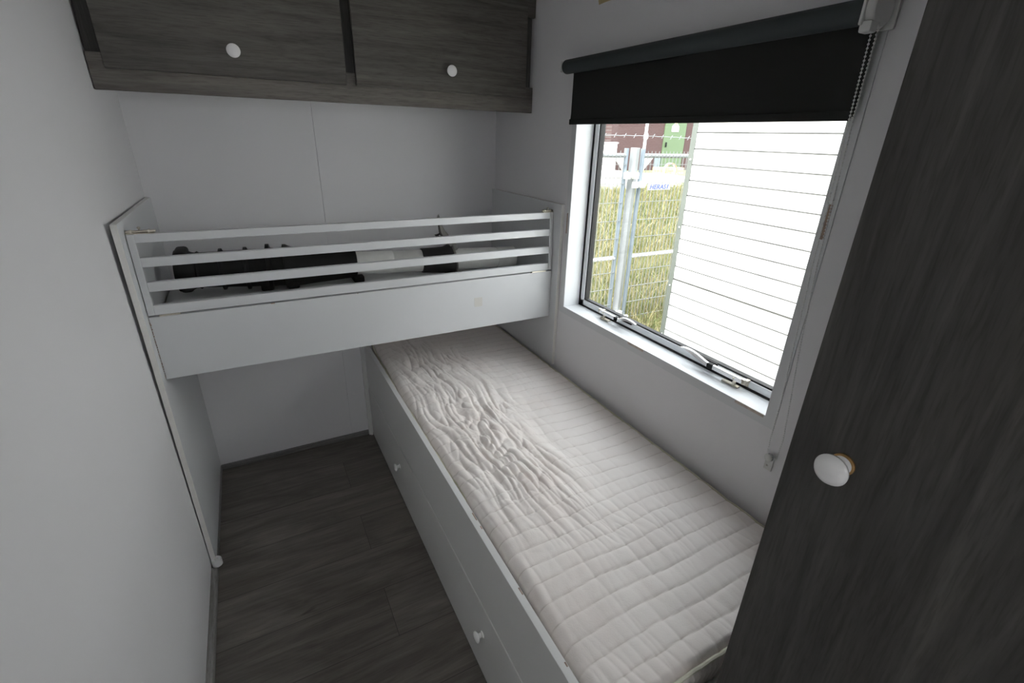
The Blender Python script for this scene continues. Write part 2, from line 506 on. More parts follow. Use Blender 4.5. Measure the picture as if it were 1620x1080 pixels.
def stay(yp, yt, s):
    """curved closing arm lying along the bottom of the sash: pivot yp, tip yt"""
    L = yt-yp
    z = WZ0+.028
    X = W+.058
    pts = []
    for k in range(25):
        u = k/24
        dz = 0; dx = 0
        if u > .55:
            q = (u-.55)/.45
            dz = .021*math.sin(q*PI*.8)
            dx = -.010*math.sin(q*PI)
        pts.append((X+dx, yp+L*u, z+dz))
    bm = B()
    hw, hh = .0065, .0065
    rings = []
    for k, p in enumerate(pts):
        u = k/24
        w_ = hw*(1 if u < .85 else 1-.35*(u-.85)/.15); h_ = hh*(1 if u < .7 else 1-.6*(u-.7)/.3)
        p = Vector(p)
        rings.append([bm.verts.new(p+Vector(q)) for q in ((-w_, 0, -h_), (w_, 0, -h_), (w_, 0, h_*.6), (w_*.5, 0, h_), (-w_*.5, 0, h_), (-w_, 0, h_*.6))])
    for a, b in zip(rings, rings[1:]):
        for k in range(6):
            bm.faces.new((a[k], a[(k+1) % 6], b[(k+1) % 6], b[k]))
    bm.faces.new(rings[0]); bm.faces.new(rings[-1][::-1])
    st = obj('window_stay', bm, M_ALUB, win, smooth=True)
    bm = B(); box(bm, X-.008, X+.008, yp+L*.44, yp+L*.53, z-.007, z+.007, .002); obj('sleeve', bm, M_BLKP, st)
    bm = B(); lathe(bm, (X, yp, z-.007), (0, 0, 1), [(0, .007), (.012, .0075), (.015, .006)], 20)
    box(bm, X-.004, W+.082, yp-.006, yp+.006, z-.006, z+.003, .001)
    lathe(bm, (X-.006, yp+L*.12, z), (-1, 0, 0), [(0, .0035), (.003, .003)], 12)
    obj('pivot', bm, M_METAL, st, smooth=True)
    bm = B(); box(bm, W+.0775, W+.0800, yp-s*.034, yp+s*.004, WZ0+.008, WZ0+.026, .001)
    lathe(bm, (W+.078, yp-s*.022, WZ0+.018), (-1, 0, 0), [(0, .004), (.0015, .0035)], 12)
    obj('hinge_plate', bm, M_METAL, st)
    bm = B(); box(bm, W+.072, W+.080, yp+L*.45, yp+L*.80, WZ0+.022, WZ0+.034, .001); obj('catch', bm, M_BLKP, st)
    bm = B(); box(bm, W+.052, W+.066, yp+L*.05, yp+L*.28, WZ0+.0005, WZ0+.006, .001)
    lathe(bm, (W+.059, yp+L*.12, WZ0+.004), (0, 0, 1), [(0, .006), (.012, .005)], 14)
    obj('rest_bracket', bm, M_METAL, st)
stay(-.845, -1.052, 1)
stay(-1.508, -1.268, -1)

# ------------------------------------------------------------------ knobs
def knob(origin, d, r, mat, parent, base=None, ln=.026, mid=None):
    """round porcelain knob; returns it"""
    bm = B()
    lathe(bm, origin, d, [(0, r*.62), (.003, r*.62), (.005, r*.42), (ln*.42, r*.42), (ln*.55, r*.72), (ln*.66, r*.96), (ln*.76, r), (ln*.88, r*.88), (ln*.97, r*.55), (ln*1.01, r*.2), (ln*1.015, .0005)], 36)
    k = obj('knob', bm, mat, parent, smooth=True)
    if base:
        bm = B(); lathe(bm, origin, d, [(0, r*.7), (.002, r*.7), (.0035, r*.6)], 30)
        obj('rosette', bm, base, k, smooth=True)
    return k

# ------------------------------------------------------------------ overhead cabinet
YC = -.343
cab = thing('overhead_cabinet', 'dark grey oak overhead cabinet with two doors fixed high on the back wall', 'cabinet', (W/2, -.17, 1.585))
bm = B()
box(bm, .001, .018, YC+.036, -.001, 1.61, ZC-.002); box(bm, W-.018, W-.001, YC+.036, -.001, 1.61, ZC-.002)
box(bm, .018, W-.018, YC+.036, -.001, 1.614, 1.63); box(bm, .018, W-.018, -.012, -.001, 1.63, ZC-.002)
obj('carcass', bm, M_WX, cab)
bm = B(); box(bm, .001, W-.002, YC, YC+.018, 1.584, 1.678, .001); obj('bottom_rail', bm, M_WX3, cab)
bm = B(); box(bm, .001, W-.001, YC, YC+.018, 1.919, ZC-.001, .001); obj('top_rail', bm, M_WX, cab)
for x0, x1 in ((.001, .06), (.66, .78), (W-.06, W-.006)):
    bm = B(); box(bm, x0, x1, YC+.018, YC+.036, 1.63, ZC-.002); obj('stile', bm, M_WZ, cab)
for x0, x1, kx, mt in ((.040, .699, .370, M_WX), (.732, 1.400, 1.076, M_WX2)):
    bm = B(); box(bm, x0, x1, YC-.018, YC-.0005, 1.640, 1.949, .0012); d = obj('door', bm, mt, cab)
    knob((kx, YC-.018, 1.708), (0, -1, 0), .019, M_PORC, d)

# ------------------------------------------------------------------ upper bunk
bunk = thing('upper_bunk_bed', 'white upper bunk with slatted guard rail spanning wall to wall under the overhead cabinet', 'bunk bed', (W/2, -.3, .77))
YB = -.634; YF = -.590; ZT = 1.249
def panel(x0, x1, z0, name, edge_x):
    bm = B(); box(bm, x0, x1, YB, -.001, z0, ZT, .0012)
    p = obj(name, bm, M_MEL, bunk)
    bm = B(); box(bm, x0+.0005, x1-.0005, YB-.0006, YB+.001, z0+.002, ZT-.001); box(bm, x0+.0005, x1-.0005, YB, -.004, ZT-.001, ZT+.0004)
    obj('edge_strip', bm, M_EDGE, p)
    return p
pl = panel(.0005, .0165, .035, 'end_panel', 0)
pr = panel(1.4285, W-.001, .545, 'end_panel', 1)
bm = B(); lathe(bm, (.0185, YB-.006, .0285), (0, 0, 1), [(0, .0155), (.001, .0165), (.024, .0165), (.027, .0145), (.027, .007), (.018, .006)], 28)
obj('foot', bm, M_PLW, pl, smooth=True)
bm = B(); box(bm, .0175, 1.4275, YF, YF+.018, .766, .971, .0015); fb = obj('front_board', bm, M_MEL, bunk)
# chipped left edge of the front board
bm = B()
for k in range(26):
    z = .772+k*.0072+random.uniform(-.002, .002)
    box(bm, .0172, .0172+random.uniform(.001, .0028), YF-.0006, YF+.003, z, z+random.uniform(.002, .006))
for x, w_ in ((.345, .012), (.352, .004), (.62, .003)):
    b_ = B(); box(b_, x, x+w_, YF-.0005, YF+.004, .9695, .9716); obj('chip', b_, M_CHIP, fb)
obj('chipped_edge', bm, M_CHIP, fb)
bm = B(); box(bm, 1.068, 1.103, YF-.0006, YF+.0004, .858, .896, .0002, 1); obj('sticker_mark', bm, M_STICK, fb)
bm = B(); box(bm, .0175, 1.4275, YF+.019, -.002, .905, .921, .001); base_b = obj('bed_board', bm, M_MEL, bunk)
bm = B(); box(bm, .0175, 1.4275, -.02, -.002, .85, .905, .001); box(bm, .0175, .035, YF+.02, -.02, .85, .905); box(bm, 1.41, 1.4275, YF+.02, -.02, .85, .905)
obj('support_batten', bm, M_MELG, bunk)
# guard rail, hinged and leaning back a touch
G0, G1 = .9765, 1.2125
def lean(b_):
    for v in b_.verts:
        v.co.y += (v.co.z-G0)*.045
    return b_
gr = bpy.data.objects.new('guard_rail', None); COL.objects.link(gr); gr.parent = bunk; gr.location = Vector((W/2, YF, G0))-bunk.location
for x0, x1 in ((.0185, .0360), (1.4110, 1.4265)):
    bm = B(); box(bm, x0, x1, YF, YF+.018, G0, G1, .001); obj('upright', lean(bm), M_MEL, gr)
for z0, z1 in ((1.1885, 1.2125), (1.1190, 1.1455), (1.0465, 1.0745), (.9765, 1.0055)):
    bm = B(); box(bm, .036, 1.411, YF+.001, YF+.018, z0, z1, .001); obj('rail', lean(bm), M_MEL, gr)
def bolt(xa, xb, s):
    bm = B(); z = G1+.0005; y = YF+.020
    box(bm, min(xa, xb), max(xa, xb), y-.009, y+.007, z, z+.002, .0004, 1)
    tube(bm, [(xa, y, z+.0055), (xb, y, z+.0055)], .004, 12)
    xm = (xa+xb)/2
    for x in (xa+(xb-xa)*.18, xa+(xb-xa)*.82):
        box(bm, x-.003, x+.003, y-.0065, y+.0065, z+.001, z+.0105, .001)
    tube(bm, [(xm, y, z+.006), (xm, y-.001, z+.014)], .0022, 10)
    lathe(bm, (xm, y-.001, z+.012), (0, 0, 1), [(0, .002), (.0015, .004), (.004, .0045), (.0065, .003), (.007, .0005)], 14)
    lathe(bm, (xb, y, z+.0055), (s, 0, 0), [(0, .004), (.002, .0045), (.004, .003)], 12)
    obj('barrel_bolt', bm, M_METAL, gr, smooth=True)
bolt(.018, .084, 1)
bolt(1.4265, 1.380, -1)
for xa, xb in ((.045, .098), (1.330, 1.398)):
    bm = B(); box(bm, xa, xb, YF-.0014, YF+.012, .9712, .9765, .0004, 1)
    tube(bm, [(xa, YF-.0012, .9738), (xb, YF-.0012, .9738)], .0021, 8)
    obj('hinge', bm, M_METAL, gr, smooth=True)

# thin pale mat lying on the upper bunk
bm = B()
nx, ny = 90, 36
X0, X1, Y0, Y1 = .022, 1.424, YF+.024, -.006
g = []
for i in range(nx+1):
    row = []
    for j in range(ny+1):
        x = X0+(X1-X0)*i/nx; y = Y0+(Y1-Y0)*j/ny
        e = min(i, nx-i, j*1.2, (ny-j)*1.2)/2.0
        h = .9375+.0035*noise.noise(Vector((x*7, y*7, 3)))+.002*noise.noise(Vector((x*23, y*18, 1)))
        if e < 1: h -= .010*(1-e)**2
        row.append(bm.verts.new((x, y, h)))
    g.append(row)
for i in range(nx):
    for j in range(ny):
        bm.faces.new((g[i][j], g[i+1][j], g[i+1][j+1], g[i][j+1]))
lo = []
edge = [g[i][0] for i in range(nx+1)]+[g[nx][j] for j in range(1, ny+1)]+[g[i][ny] for i in range(nx-1, -1, -1)]+[g[0][j] for j in range(ny-1, 0, -1)]
lo = [bm.verts.new((v.co.x, v.co.y, .9215)) for v in edge]
for k in range(len(edge)):
    bm.faces.new((edge[k], edge[(k+1) % len(edge)], lo[(k+1) % len(edge)], lo[k]))
bm.faces.new(lo)
mat_o = obj('thin_mattress', bm, M_MAT2, None, (W/2, -.3, .9215), smooth=True)
tag(mat_o, 'thin pale grey mattress pad lying inside the upper bunk under the black and white pipe', 'mattress')

# ------------------------------------------------------------------ pipe lying on the upper bunk
A = Vector((.075, -.262, 1.026)); Bp = Vector((1.372, -.345, .984))
L = (Bp-A).length; ax = (Bp-A).normalized()
pipe = thing('flue_pipe', 'white plastic flue pipe with a long black ribbed sleeve lying on the upper bunk', 'pipe', (.7, -.3, .9375))
s = L/1.297
prof = [(0, .040), (.001, .072), (.03, .074), (.05, .064), (.06, .062), (.066, .067), (.072, .062), (.125, .064), (.131, .064), (.134, .074), (.142, .074), (.146, .065),
        (.205, .067), (.209, .067), (.212, .077), (.221, .077), (.225, .068), (.278, .069), (.281, .069), (.284, .086), (.296, .086), (.300, .072), (.318, .070), (.338, .070), (.341, .083), (.352, .083), (.362, .077), (.372, .074), (.598, .055), (.602, .050), (.603, .03)]
bm = B(); lathe(bm, A, ax, [(t*s, r) for t, r in prof], 48)
slv = obj('black_sleeve', bm, M_BLKP, pipe, smooth=True)
slv['label'] = 'black ribbed sleeve with raised rings'
bm = B()
for th, ly in ((PI*.25, .31), (-PI*.25, .35)):
    pass
c0 = A+ax*.012
box(bm, c0.x-.010, c0.x+.030, c0.y-.062, c0.y+.062, c0.z-.066, c0.z+.076, .012, 3)
obj('end_cap', bm, M_BLKP, slv, smooth=True)
bm = B()
for x in (.27, .36, .60):
    c = A+ax*(x*s)
    bm = B(); box(bm, c.x-.02, c.x+.02, c.y-.055, c.y+.04, .9405, c.z-.04, .005)
    obj('clip_foot', bm, M_BLKP, slv)
bm = B()
lathe(bm, A, ax, [(.58*s, .02), (.58*s, .0455), (.745*s, .0455), (.746*s, .0448), (.749*s, .0448), (.75*s, .0455), (1.204*s, .0455), (1.205*s, .0435), (1.209*s, .0435), (1.210*s, .0455), (L, .0455), (L, .041), (L-.03, .04), (L-.031, .01)], 48)
obj('pipe', bm, M_PVC, pipe, smooth=True)
bm = B()
def flare(r, t_, th):
    if r > .056:
        k = (r-.056)/.05
        w_ = 1+.35*k*math.sin(th*3+1.0)+.2*k*math.sin(th*5+.5)
        return .056+(r-.056)*w_, t_+.010*k*math.sin(th*2+.7)
    return r, t_
lathe(bm, A, ax, [(.868*s, .046), (.870*s, .051), (.93*s, .053), (.965*s, .056), (.985*s, .064), (1.0*s, .068), (1.004*s, .066), (.985*s, .058), (.975*s, .047)], 48, flare)
fl = obj('rubber_flashing', bm, M_FLASH, pipe, smooth=True)
fl['label'] = 'black rubber flashing collar with a curled pointed flap'
# the flap standing up from the collar
cc = A+ax*(.955*s)
ctr = [Vector((0.058, -.004, .040)), Vector((.052, 0, .062)), Vector((.030, .004, .090)), Vector((.012, .006, .118)), Vector((.004, .006, .140)), Vector((-.001, .006, .160)), Vector((-.004, .006, .180)), Vector((-.005, .006, .188))]
wid = [.030, .029, .026, .019, .012, .009, .007, .003]
bm = B(); rg = []
for p, w_ in zip(ctr, wid):
    p = cc+p
    rg.append([bm.verts.new(p+Vector(q)) for q in ((-w_*.6, -w_, -.002), (w_*.4, -w_*.5, .003), (w_*.65, 0, .003), (w_*.4, w_, .001), (-w_*.8, w_*.2, -.003))])
for a, b in zip(rg, rg[1:]):
    for k in range(5):
        bm.faces.new((a[k], a[(k+1) % 5], b[(k+1) % 5], b[k]))
bm.faces.new(rg[0][::-1]); bm.faces.new(rg[-1])
obj('flap', bm, M_RIM, fl, smooth=True)
bm = B()
rp = [A+ax*(1.002*s)+(Vector((0, math.cos(th), math.sin(th)))*(.066+.004*math.sin(3*th)))+ax*(.006*math.sin(2*th)) for th in [2*PI*k/40 for k in range(41)]]
tube(bm, rp, .0045, 8); obj('curled_rim', bm, M_RIM, fl, smooth=True)
bm = B(); tube(bm, [cc+Vector((.0, .01, .09)), cc+Vector((-.014, .008, .104)), cc+Vector((.004, .006, .112))], [.007, .009, .006], 10)
obj('curl', bm, M_FLASH, fl, smooth=True)

# ------------------------------------------------------------------ lower bed with drawer
XB = .7228; YE = -1.93
bed = thing('drawer_bed', 'low white bed base with a long drawer under the window', 'bed', (1.08, -.96, 0))
bm = B(); box(bm, XB, XB+.018, YE, -.024, .3015, .5357, .0012); obj('side_board', bm, M_MELG, bed)
bm = B(); box(bm, XB+.003, XB+.018, YE, -.024, .286, .303); box(bm, XB+.018, 1.44, YE, -.004, .44, .456)
box(bm, XB+.018, 1.44, -.02, -.004, .0, .44); box(bm, XB+.003, 1.44, YE-.018, YE, .0, .50, .001); box(bm, 1.425, 1.443, YE, -.004, 0, .50)
obj('bed_base', bm, M_MELG, bed)
bm = B(); box(bm, XB, XB+.018, YE+.002, -.026, .008, .2885, .0012); dr = obj('drawer', bm, M_MELG, bed)
for y in (-.572, -1.416):
    knob((XB, y, .178), (-1, 0, 0), .0165, M_PORC, dr)
bm = B()
for y, l in ((-1.345, .03), (-1.38, .012), (-1.60, .02), (-1.78, .01)):
    bm = B(); box(bm, XB+.0135, XB+.0165, y, y+l, .5352, .5361)
    obj('paint_chip', bm, M_CHIP, bed)

# mattress -----------------------------------------------------------
mt = thing('mattress', 'creased quilted cream mattress on the lower bed beside the window wall', 'mattress', (1.08, -.96, .456))
MX0, MX1, MY0, MY1 = .748, 1.420, -.012, -1.900
NX, NY = 280, 760
def smooth(a, b, x):
    t = min(1, max(0, (x-a)/(b-a))); return t*t*(3-2*t)
def nz(x, y, z=0): return noise.noise(Vector((x, y, z)))
me = bpy.data.meshes.new('quilted_cover')
verts = []; stitch = []
for j in range(NY+1):
    v = j/NY; y = MY0+(MY1-MY0)*v
    xl = MX0+.006*nz(y*6, 1.3)+.004*nz(y*21, 4.1)-.006*math.exp(-((y+.75)/.25)**2)+.008*smooth(-.55, -.1, y)
    xl += .010*smooth(-1.45, -1.9, y)*0+.004
    for i in range(NX+1):
        u = i/NX; x = xl+(MX1-xl)*u
        # masks: the loose, rumpled part is left of centre in the middle of the bed
        rum = smooth(1.24, 1.02, x+.10*nz(y*3, 2.0))*smooth(-1.62, -1.1, y)
        rum = max(rum, .42+.25*nz(x*3, y*2.2, 50)+.2*smooth(1.2, 1.0, x))
        strong = smooth(.74, .86, x)*smooth(1.20, 1.0, x)*smooth(-1.55, -1.22, y)*smooth(-.02, -.3, y)
        core = math.exp(-((x-.955-.10*(y+1.0))/.085)**2)*math.exp(-((y+1.06)/.32)**2)
        # quilting
        wob = .010*nz(x*5, y*3, 7)*(.4+rum)+.004*nz(x*16, y*12, 9)*rum
        ty = (-y+wob)/.0500
        fy = ty-math.floor(ty); dy = min(fy, 1-fy)*.05
        vis = 1-.55*strong
        h = .0034*vis*(1-math.exp(-dy/.0058))
        wx_ = .016*nz(x*3, y*4, 3)+.005*nz(x*15, y*9, 5)
        tx = (x+wx_+.004)/.0610
        fx = tx-math.floor(tx); dx = min(fx, 1-fx)*.061
        cr = .30+1.1*nz(x*9, y*6, 21)
        h += .0055*min(1, max(.03, cr))*(1-math.exp(-dx/.008))*smooth(1.42, 1.10, x)
        # broad swells between
        h += .0035*nz(x*14, y*11, 2)
        # long folds running down the bed
        wy = y*2.3+.3*nz(x*5, y*3, 30)
        wxx = (x+.010*math.sin(y*5.5)+.03*(y+1))*19+1.0*nz(x*3.6, y*3.8, 11)
        r1 = min(1, abs(nz(wxx, wy, 0))*2.6)**.55
        r2 = min(1, abs(nz(wxx*1.7+9, wy*2.0, 5))*2.6)**.6
        r3 = min(1, abs(nz(x*20+.9*nz(x*9, y*9, 2), y*15, 12))*2.6)**.6
        pm = min(1.15, max(.25, .7+1.5*nz(x*5, y*4, 60)))
        h += (.0125*r1*pm+.0055*r2*(1.4-pm))*strong+.0055*r3*strong*(1.2-pm)+.0050*r2*rum*min(1.3, max(.15, .55+2.2*nz(x*4.5, y*3.3, 91)))
        h += core*(.006*r1+.0062*r3+.007*nz(x*17, y*13, 8))
        # short puckers along the quilting in the far half
        h += .0022*strong*min(1, abs(nz(x*42, y*8, 77))*2.6)**.7
        h -= .002*strong
        # overall crown and rounded edges
        h += .004*math.sin(PI*u)
        dl = (x-xl); de = min(dl*.9, (MX1-x)*1.4, (y-MY1)*1.2)
        R = .020
        if de < R:
            q = 1-de/R; h -= .015*q*q*(1+.2*nz(y*60, x*10, 4)*(1 if dl < .03 else 0))
            h *= 1
        z = .5435+h
        # the near left corner sinks between the boards
        z -= .004*smooth(.80, .75, x)
        verts.append((x-1.08, y+.96, z-.456))
        st = math.exp(-(dy/.0011)**2)*.55*vis
        stitch.append(st)
faces = []
for j in range(NY):
    for i in range(NX):
        a = j*(NX+1)+i
        faces.append((a, a+NX+1, a+NX+2, a+1))
nv = len(verts)
edge = [i for i in range(NX+1)]+[j*(NX+1)+NX for j in range(1, NY+1)]+[NY*(NX+1)+i for i in range(NX-1, -1, -1)]+[j*(NX+1) for j in range(NY-1, 0, -1)]
# side faces bulge and drop to the base
for lvl, (o, zz) in enumerate(((.004, -.014), (.003, -.03), (.0, -.065))):
    for e in edge:
        x, y, z = verts[e]
        gx = -1 if x < -.2 and (e % (NX+1) == 0) else 0
        gy = -1 if e >= NY*(NX+1) else 0
        bz = max(.002, z+zz)
        if lvl == 2: bz = .002
        gath = .003*math.sin(x*420)*(1 if gy else 0)
        verts.append((x+gx*o*.5, y+gy*(o*2.2+gath), bz)); stitch.append(0)
ne = len(edge)
prev = edge
for lvl in range(3):
    cur = [nv+lvl*ne+k for k in range(ne)]
    for k in range(ne):
        faces.append((prev[k], prev[(k+1) % ne], cur[(k+1) % ne], cur[k]))
    prev = cur
faces.append(tuple(prev))
me.from_pydata(verts, [], faces)
at = me.attributes.new('stitch', 'FLOAT', 'POINT'); at.data.foreach_set('value', stitch)
me.materials.append(M_MATT)
me.shade_smooth()
cover = bpy.data.objects.new('quilted_cover', me); COL.objects.link(cover); cover.parent = mt
bmc = bmesh.new(); bmc.from_mesh(me); bmesh.ops.recalc_face_normals(bmc, faces=bmc.faces[:]); bmc.to_mesh(me); bmc.free()
def vat(i, j):
    a = verts[j*(NX+1)+i]; return Vector((a[0]+1.08, a[1]-.96, a[2]+.456))
# piping
bm = B()
tube(bm, [vat(NX, j)+Vector((.001, 0, .0065)) for j in range(0, NY+1, 8)], .0038, 8)
obj('piping', bm, M_PIPE, mt, smooth=True)
bm = B()
tube(bm, [vat(i, NY)+Vector((0, -.003, .003)) for i in range(0, NX+1, 5)], .0045, 8)
obj('piping', bm, M_PIPEB, mt, smooth=True)
bm = B()
tube(bm, [vat(0, j)+Vector((-.0035+.0015*math.sin(j*.11)-.003+.006*smooth(.5, .66, j/NY), 0, -.0025+.002*math.sin(j*.07)-.008*smooth(.5, .66, j/NY))) for j in range(0, int(NY*.66), 6)], .0036, 8)
obj('piping', bm, M_PIPE, mt, smooth=True)

# ------------------------------------------------------------------ wardrobe
wr = thing('wardrobe', 'tall dark grey oak wardrobe with a white porcelain knob in the right foreground', 'wardrobe', (1.17, -2.35, 0))
WXF, WYF = .915, -1.966
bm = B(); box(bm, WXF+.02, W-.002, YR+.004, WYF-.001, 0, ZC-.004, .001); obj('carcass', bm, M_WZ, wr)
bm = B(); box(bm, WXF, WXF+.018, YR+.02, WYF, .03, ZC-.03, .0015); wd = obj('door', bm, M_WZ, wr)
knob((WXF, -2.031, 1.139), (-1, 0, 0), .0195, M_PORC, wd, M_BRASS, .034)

# ------------------------------------------------------------------ roller blind
bl = thing('roller_blind', 'black roller blind pulled partly down over the window', 'blind', (W-.03, -1.15, 1.70))
XT = W-.040
bm = B(); lathe(bm, (XT, -.640, 1.722), (0, -1, 0), [(0, .012), (0, .019), (.005, .0225), (.998, .0225), (.998, .01)], 36); obj('roll', bm, M_BLINDT, bl, smooth=True)
bm = B()
# cloth hangs from the room side of the roll and pulls in a little at the sides
nz_, nyy = 14, 40
ZB0, ZB1 = 1.546, 1.725
gf = []; gb_ = []
for k in range(nz_+1):
    t = k/nz_; z = ZB0+(ZB1-ZB0)*t
    ya = -.656; yb = -1.6465
    if t < .12: ya += .004*(1-t/.12)
    rowf = []; rowb = []
    for j in range(nyy+1):
        y = ya+(yb-ya)*j/nyy
        x = W-.018+.0012*math.sin(j*.35)*(1-t)
        rowf.append(bm.verts.new((x, y, z))); rowb.append(bm.verts.new((x+.0007, y, z)))
    gf.append(rowf); gb_.append(rowb)
for k in range(nz_):
    for j in range(nyy):
        bm.faces.new((gf[k][j], gf[k][j+1], gf[k+1][j+1], gf[k+1][j])); bm.faces.new((gb_[k][j], gb_[k+1][j], gb_[k+1][j+1], gb_[k][j+1]))
for k in range(nz_):
    for j in (0, nyy):
        bm.faces.new((gf[k][j], gf[k+1][j], gb_[k+1][j], gb_[k][j]))
for j in range(nyy):
    for k in (0, nz_):
        bm.faces.new((gf[k][j], gf[k][j+1], gb_[k][j+1], gb_[k][j]))
obj('blind_fabric', bm, M_BLIND, bl, smooth=True)
bm = B(); box(bm, W-.0215, W-.0145, -1.642, -.651, 1.538, 1.556, .002); obj('bottom_bar', bm, M_BLIND, bl)
bm = B(); box(bm, W-.075, W-.001, -1.646, -1.640, 1.695, 1.76, .002); box(bm, W-.008, W-.001, -1.668, -1.64, 1.692, 1.764, .003)
lathe(bm, (XT, -1.639, 1.722), (0, -1, 0), [(0, .028), (.003, .031), (.018, .031), (.022, .028), (.022, .004)], 36)
box(bm, XT-.030, XT-.006, -1.662, -1.640, 1.683, 1.702, .004)
obj('bracket', bm, M_PLW, bl, smooth=True)
bm = B(); box(bm, W-.062, W-.001, -.638, -.634, 1.705, 1.74, .001); obj('bracket', bm, M_PLW, bl)
# bead chain, one endless loop
pa = [(1.389, -1.6575, 1.698), (1.390, -1.661, 1.547), (1.400, -1.6635, 1.252), (1.410, -1.668, 1.036), (1.420, -1.670, .896), (1.430, -1.664, .79), (1.431, -1.666, .745)]
pb = [(1.431, -1.676, .733), (1.431, -1.692, .742), (1.431, -1.695, .80), (1.420, -1.689, .93), (1.410, -1.683, 1.040), (1.400, -1.673, 1.253), (1.390, -1.668, 1.547), (1.389, -1.668, 1.698)]
path = [Vector(p) for p in pa+pb]
bm = B()
ico = bmesh.new(); bmesh.ops.create_icosphere(ico, subdivisions=1, radius=.00225); icm = bpy.data.meshes.new('bead'); ico.to_mesh(icm); ico.free()
acc = 0; step = .0066
for p, q in zip(path, path[1:]):
    d = (q-p).length; t = acc
    while t < d:
        c = p+(q-p)*(t/d)
        n0 = len(bm.verts); bm.from_mesh(icm); bm.verts.ensure_lookup_table()
        for v in bm.verts[n0:]: v.co += c
        t += step
    acc = t-d
tube(bm, path, .0006, 5)
obj('bead_chain', bm, M_PLW, bl, smooth=True)
bm = B(); lathe(bm, (W-.001, -1.672, .733), (-1, 0, 0), [(0, .007), (.004, .007), (.006, .0105), (.014, .011), (.016, .0085), (.017, .001)], 28)
box(bm, W-.004, W-.0005, -1.682, -1.660, .690, .728, .002); lathe(bm, (W-.004, -1.668, .703), (-1, 0, 0), [(0, .0035), (.0012, .003)], 14)
ch = obj('chain_holder', bm, M_CLEAR, None, (W, -1.67, .7), smooth=True)
tag(ch, 'small clear plastic chain holder screwed to the wall below the blind chain', 'holder')
bm = B(); lathe(bm, (W-.0052, -1.668, .703), (-1, 0, 0), [(0, .0016), (.0006, .001)], 10); obj('screw', bm, M_CHIP, ch)
bm = B()
prism(bm, [(W, -.741, 1.910), (W, -.748, 1.892), (W, -.780, 1.8935), (W, -.815, 1.894), (W, -.85, 1.92), (W, -.75, 1.935)], (-.0006, 0, 0))
tp = obj('tape_scrap', bm, M_TAPE, None, (W, -.8, 1.92)); tag(tp, 'scrap of yellowish masking tape stuck high on the window wall', 'tape')

# ================================================================== outside
GZ = -.45
def gz(x, y):
    return GZ+.42*smooth(3, 11, y)+.3*smooth(11, 15, y)+.04*nz(x*.5, y*.5)
def mat_ground():
    m, nt, b = new_mat('meadow_soil')
    n = noise_tex(nt, coords(nt), 6, 6, .7)
    r = ramp(nt, n.outputs[0], [(.3, (.07, .08, .03)), (.5, (.14, .15, .07)), (.7, (.22, .2, .12))])
    nt.links.new(r.outputs[0], b.inputs['Base Color']); b.inputs['Roughness'].default_value = .95
    return m
bm = B()
gx = [-30, -10, -3, 0, 1.5, 3, 5, 7, 9, 11, 13, 16, 20, 26, 40, 60]; gy = [-30, -12, -5, -2, 0, 1.5, 3, 5, 7, 9, 11, 13, 15, 18, 30, 60]
gg = [[bm.verts.new((x, y, gz(x, y))) for y in gy] for x in gx]
for i in range(len(gx)-1):
    for j in range(len(gy)-1):
        bm.faces.new((gg[i][j], gg[i+1][j], gg[i+1][j+1], gg[i][j+1]))
o = obj('ground', bm, mat_ground(), None, smooth=True); o['kind'] = 'structure'

# tall dry grass -----------------------------------------------------
rng = np.random.default_rng(3)
def mat_grass():
    m, nt, b = new_mat('dry_meadow_grass')
    g = N(nt, 'ShaderNodeNewGeometry')
    r = ramp(nt, g.outputs['Random Per Island'], [(0, (.048, .072, .018)), (.3, (.085, .11, .034)), (.55, (.165, .152, .064)), (.8, (.235, .20, .10)), (1, (.30, .245, .15))])
    nt.links.new(r.outputs[0], b.inputs['Base Color']); b.inputs['Roughness'].default_value = .7
    b.inputs['Specular IOR Level'].default_value = .2
    return m
VV = []; FF = []
def blades(n, ylo, yhi, hlo, hhi, w_, pw=1.0):
    for _ in range(n):
        y = ylo+(yhi-ylo)*rng.random()**pw
        s_ = .62+.72*rng.random()
        x = .333+(y+2.25)*s_
        if x < 2.75 and y < 0: continue
        z = gz(x, y)-.01
        if y > 10.2 and 9.5 < x < 16: continue
        h = hlo+(hhi-hlo)*rng.random()
        a = rng.random()*2*PI; ln = h*(.1+.6*rng.random()**1.5)
        dx, dy = math.cos(a)*ln, math.sin(a)*ln
        wa = rng.random()*PI; wx__, wy__ = math.cos(wa)*w_, math.sin(wa)*w_
        k = len(VV)
        VV.extend([(x-wx__, y-wy__, z), (x+wx__, y+wy__, z), (x+dx*.35+wx__*.7, y+dy*.35+wy__*.7, z+h*.6), (x+dx*.35-wx__*.7, y+dy*.35-wy__*.7, z+h*.6), (x+dx, y+dy, z+h*(.95-.25*rng.random()))])
        FF.append((k, k+1, k+2, k+3)); FF.append((k+3, k+2, k+4))
blades(30000, .0, 5.0, .18, .52, .0030, 1.2)
blades(22000, 4.0, 10.5, .2, .45, .006, 1.0)
me = bpy.data.meshes.new('tall_grass'); me.from_pydata(VV, [], FF); me.materials.append(mat_grass())
gro = bpy.data.objects.new('tall_grass', me); COL.objects.link(gro)
tag(gro, 'tall dry yellow green grass growing in the field behind the wire fence', 'grass', kind='stuff')

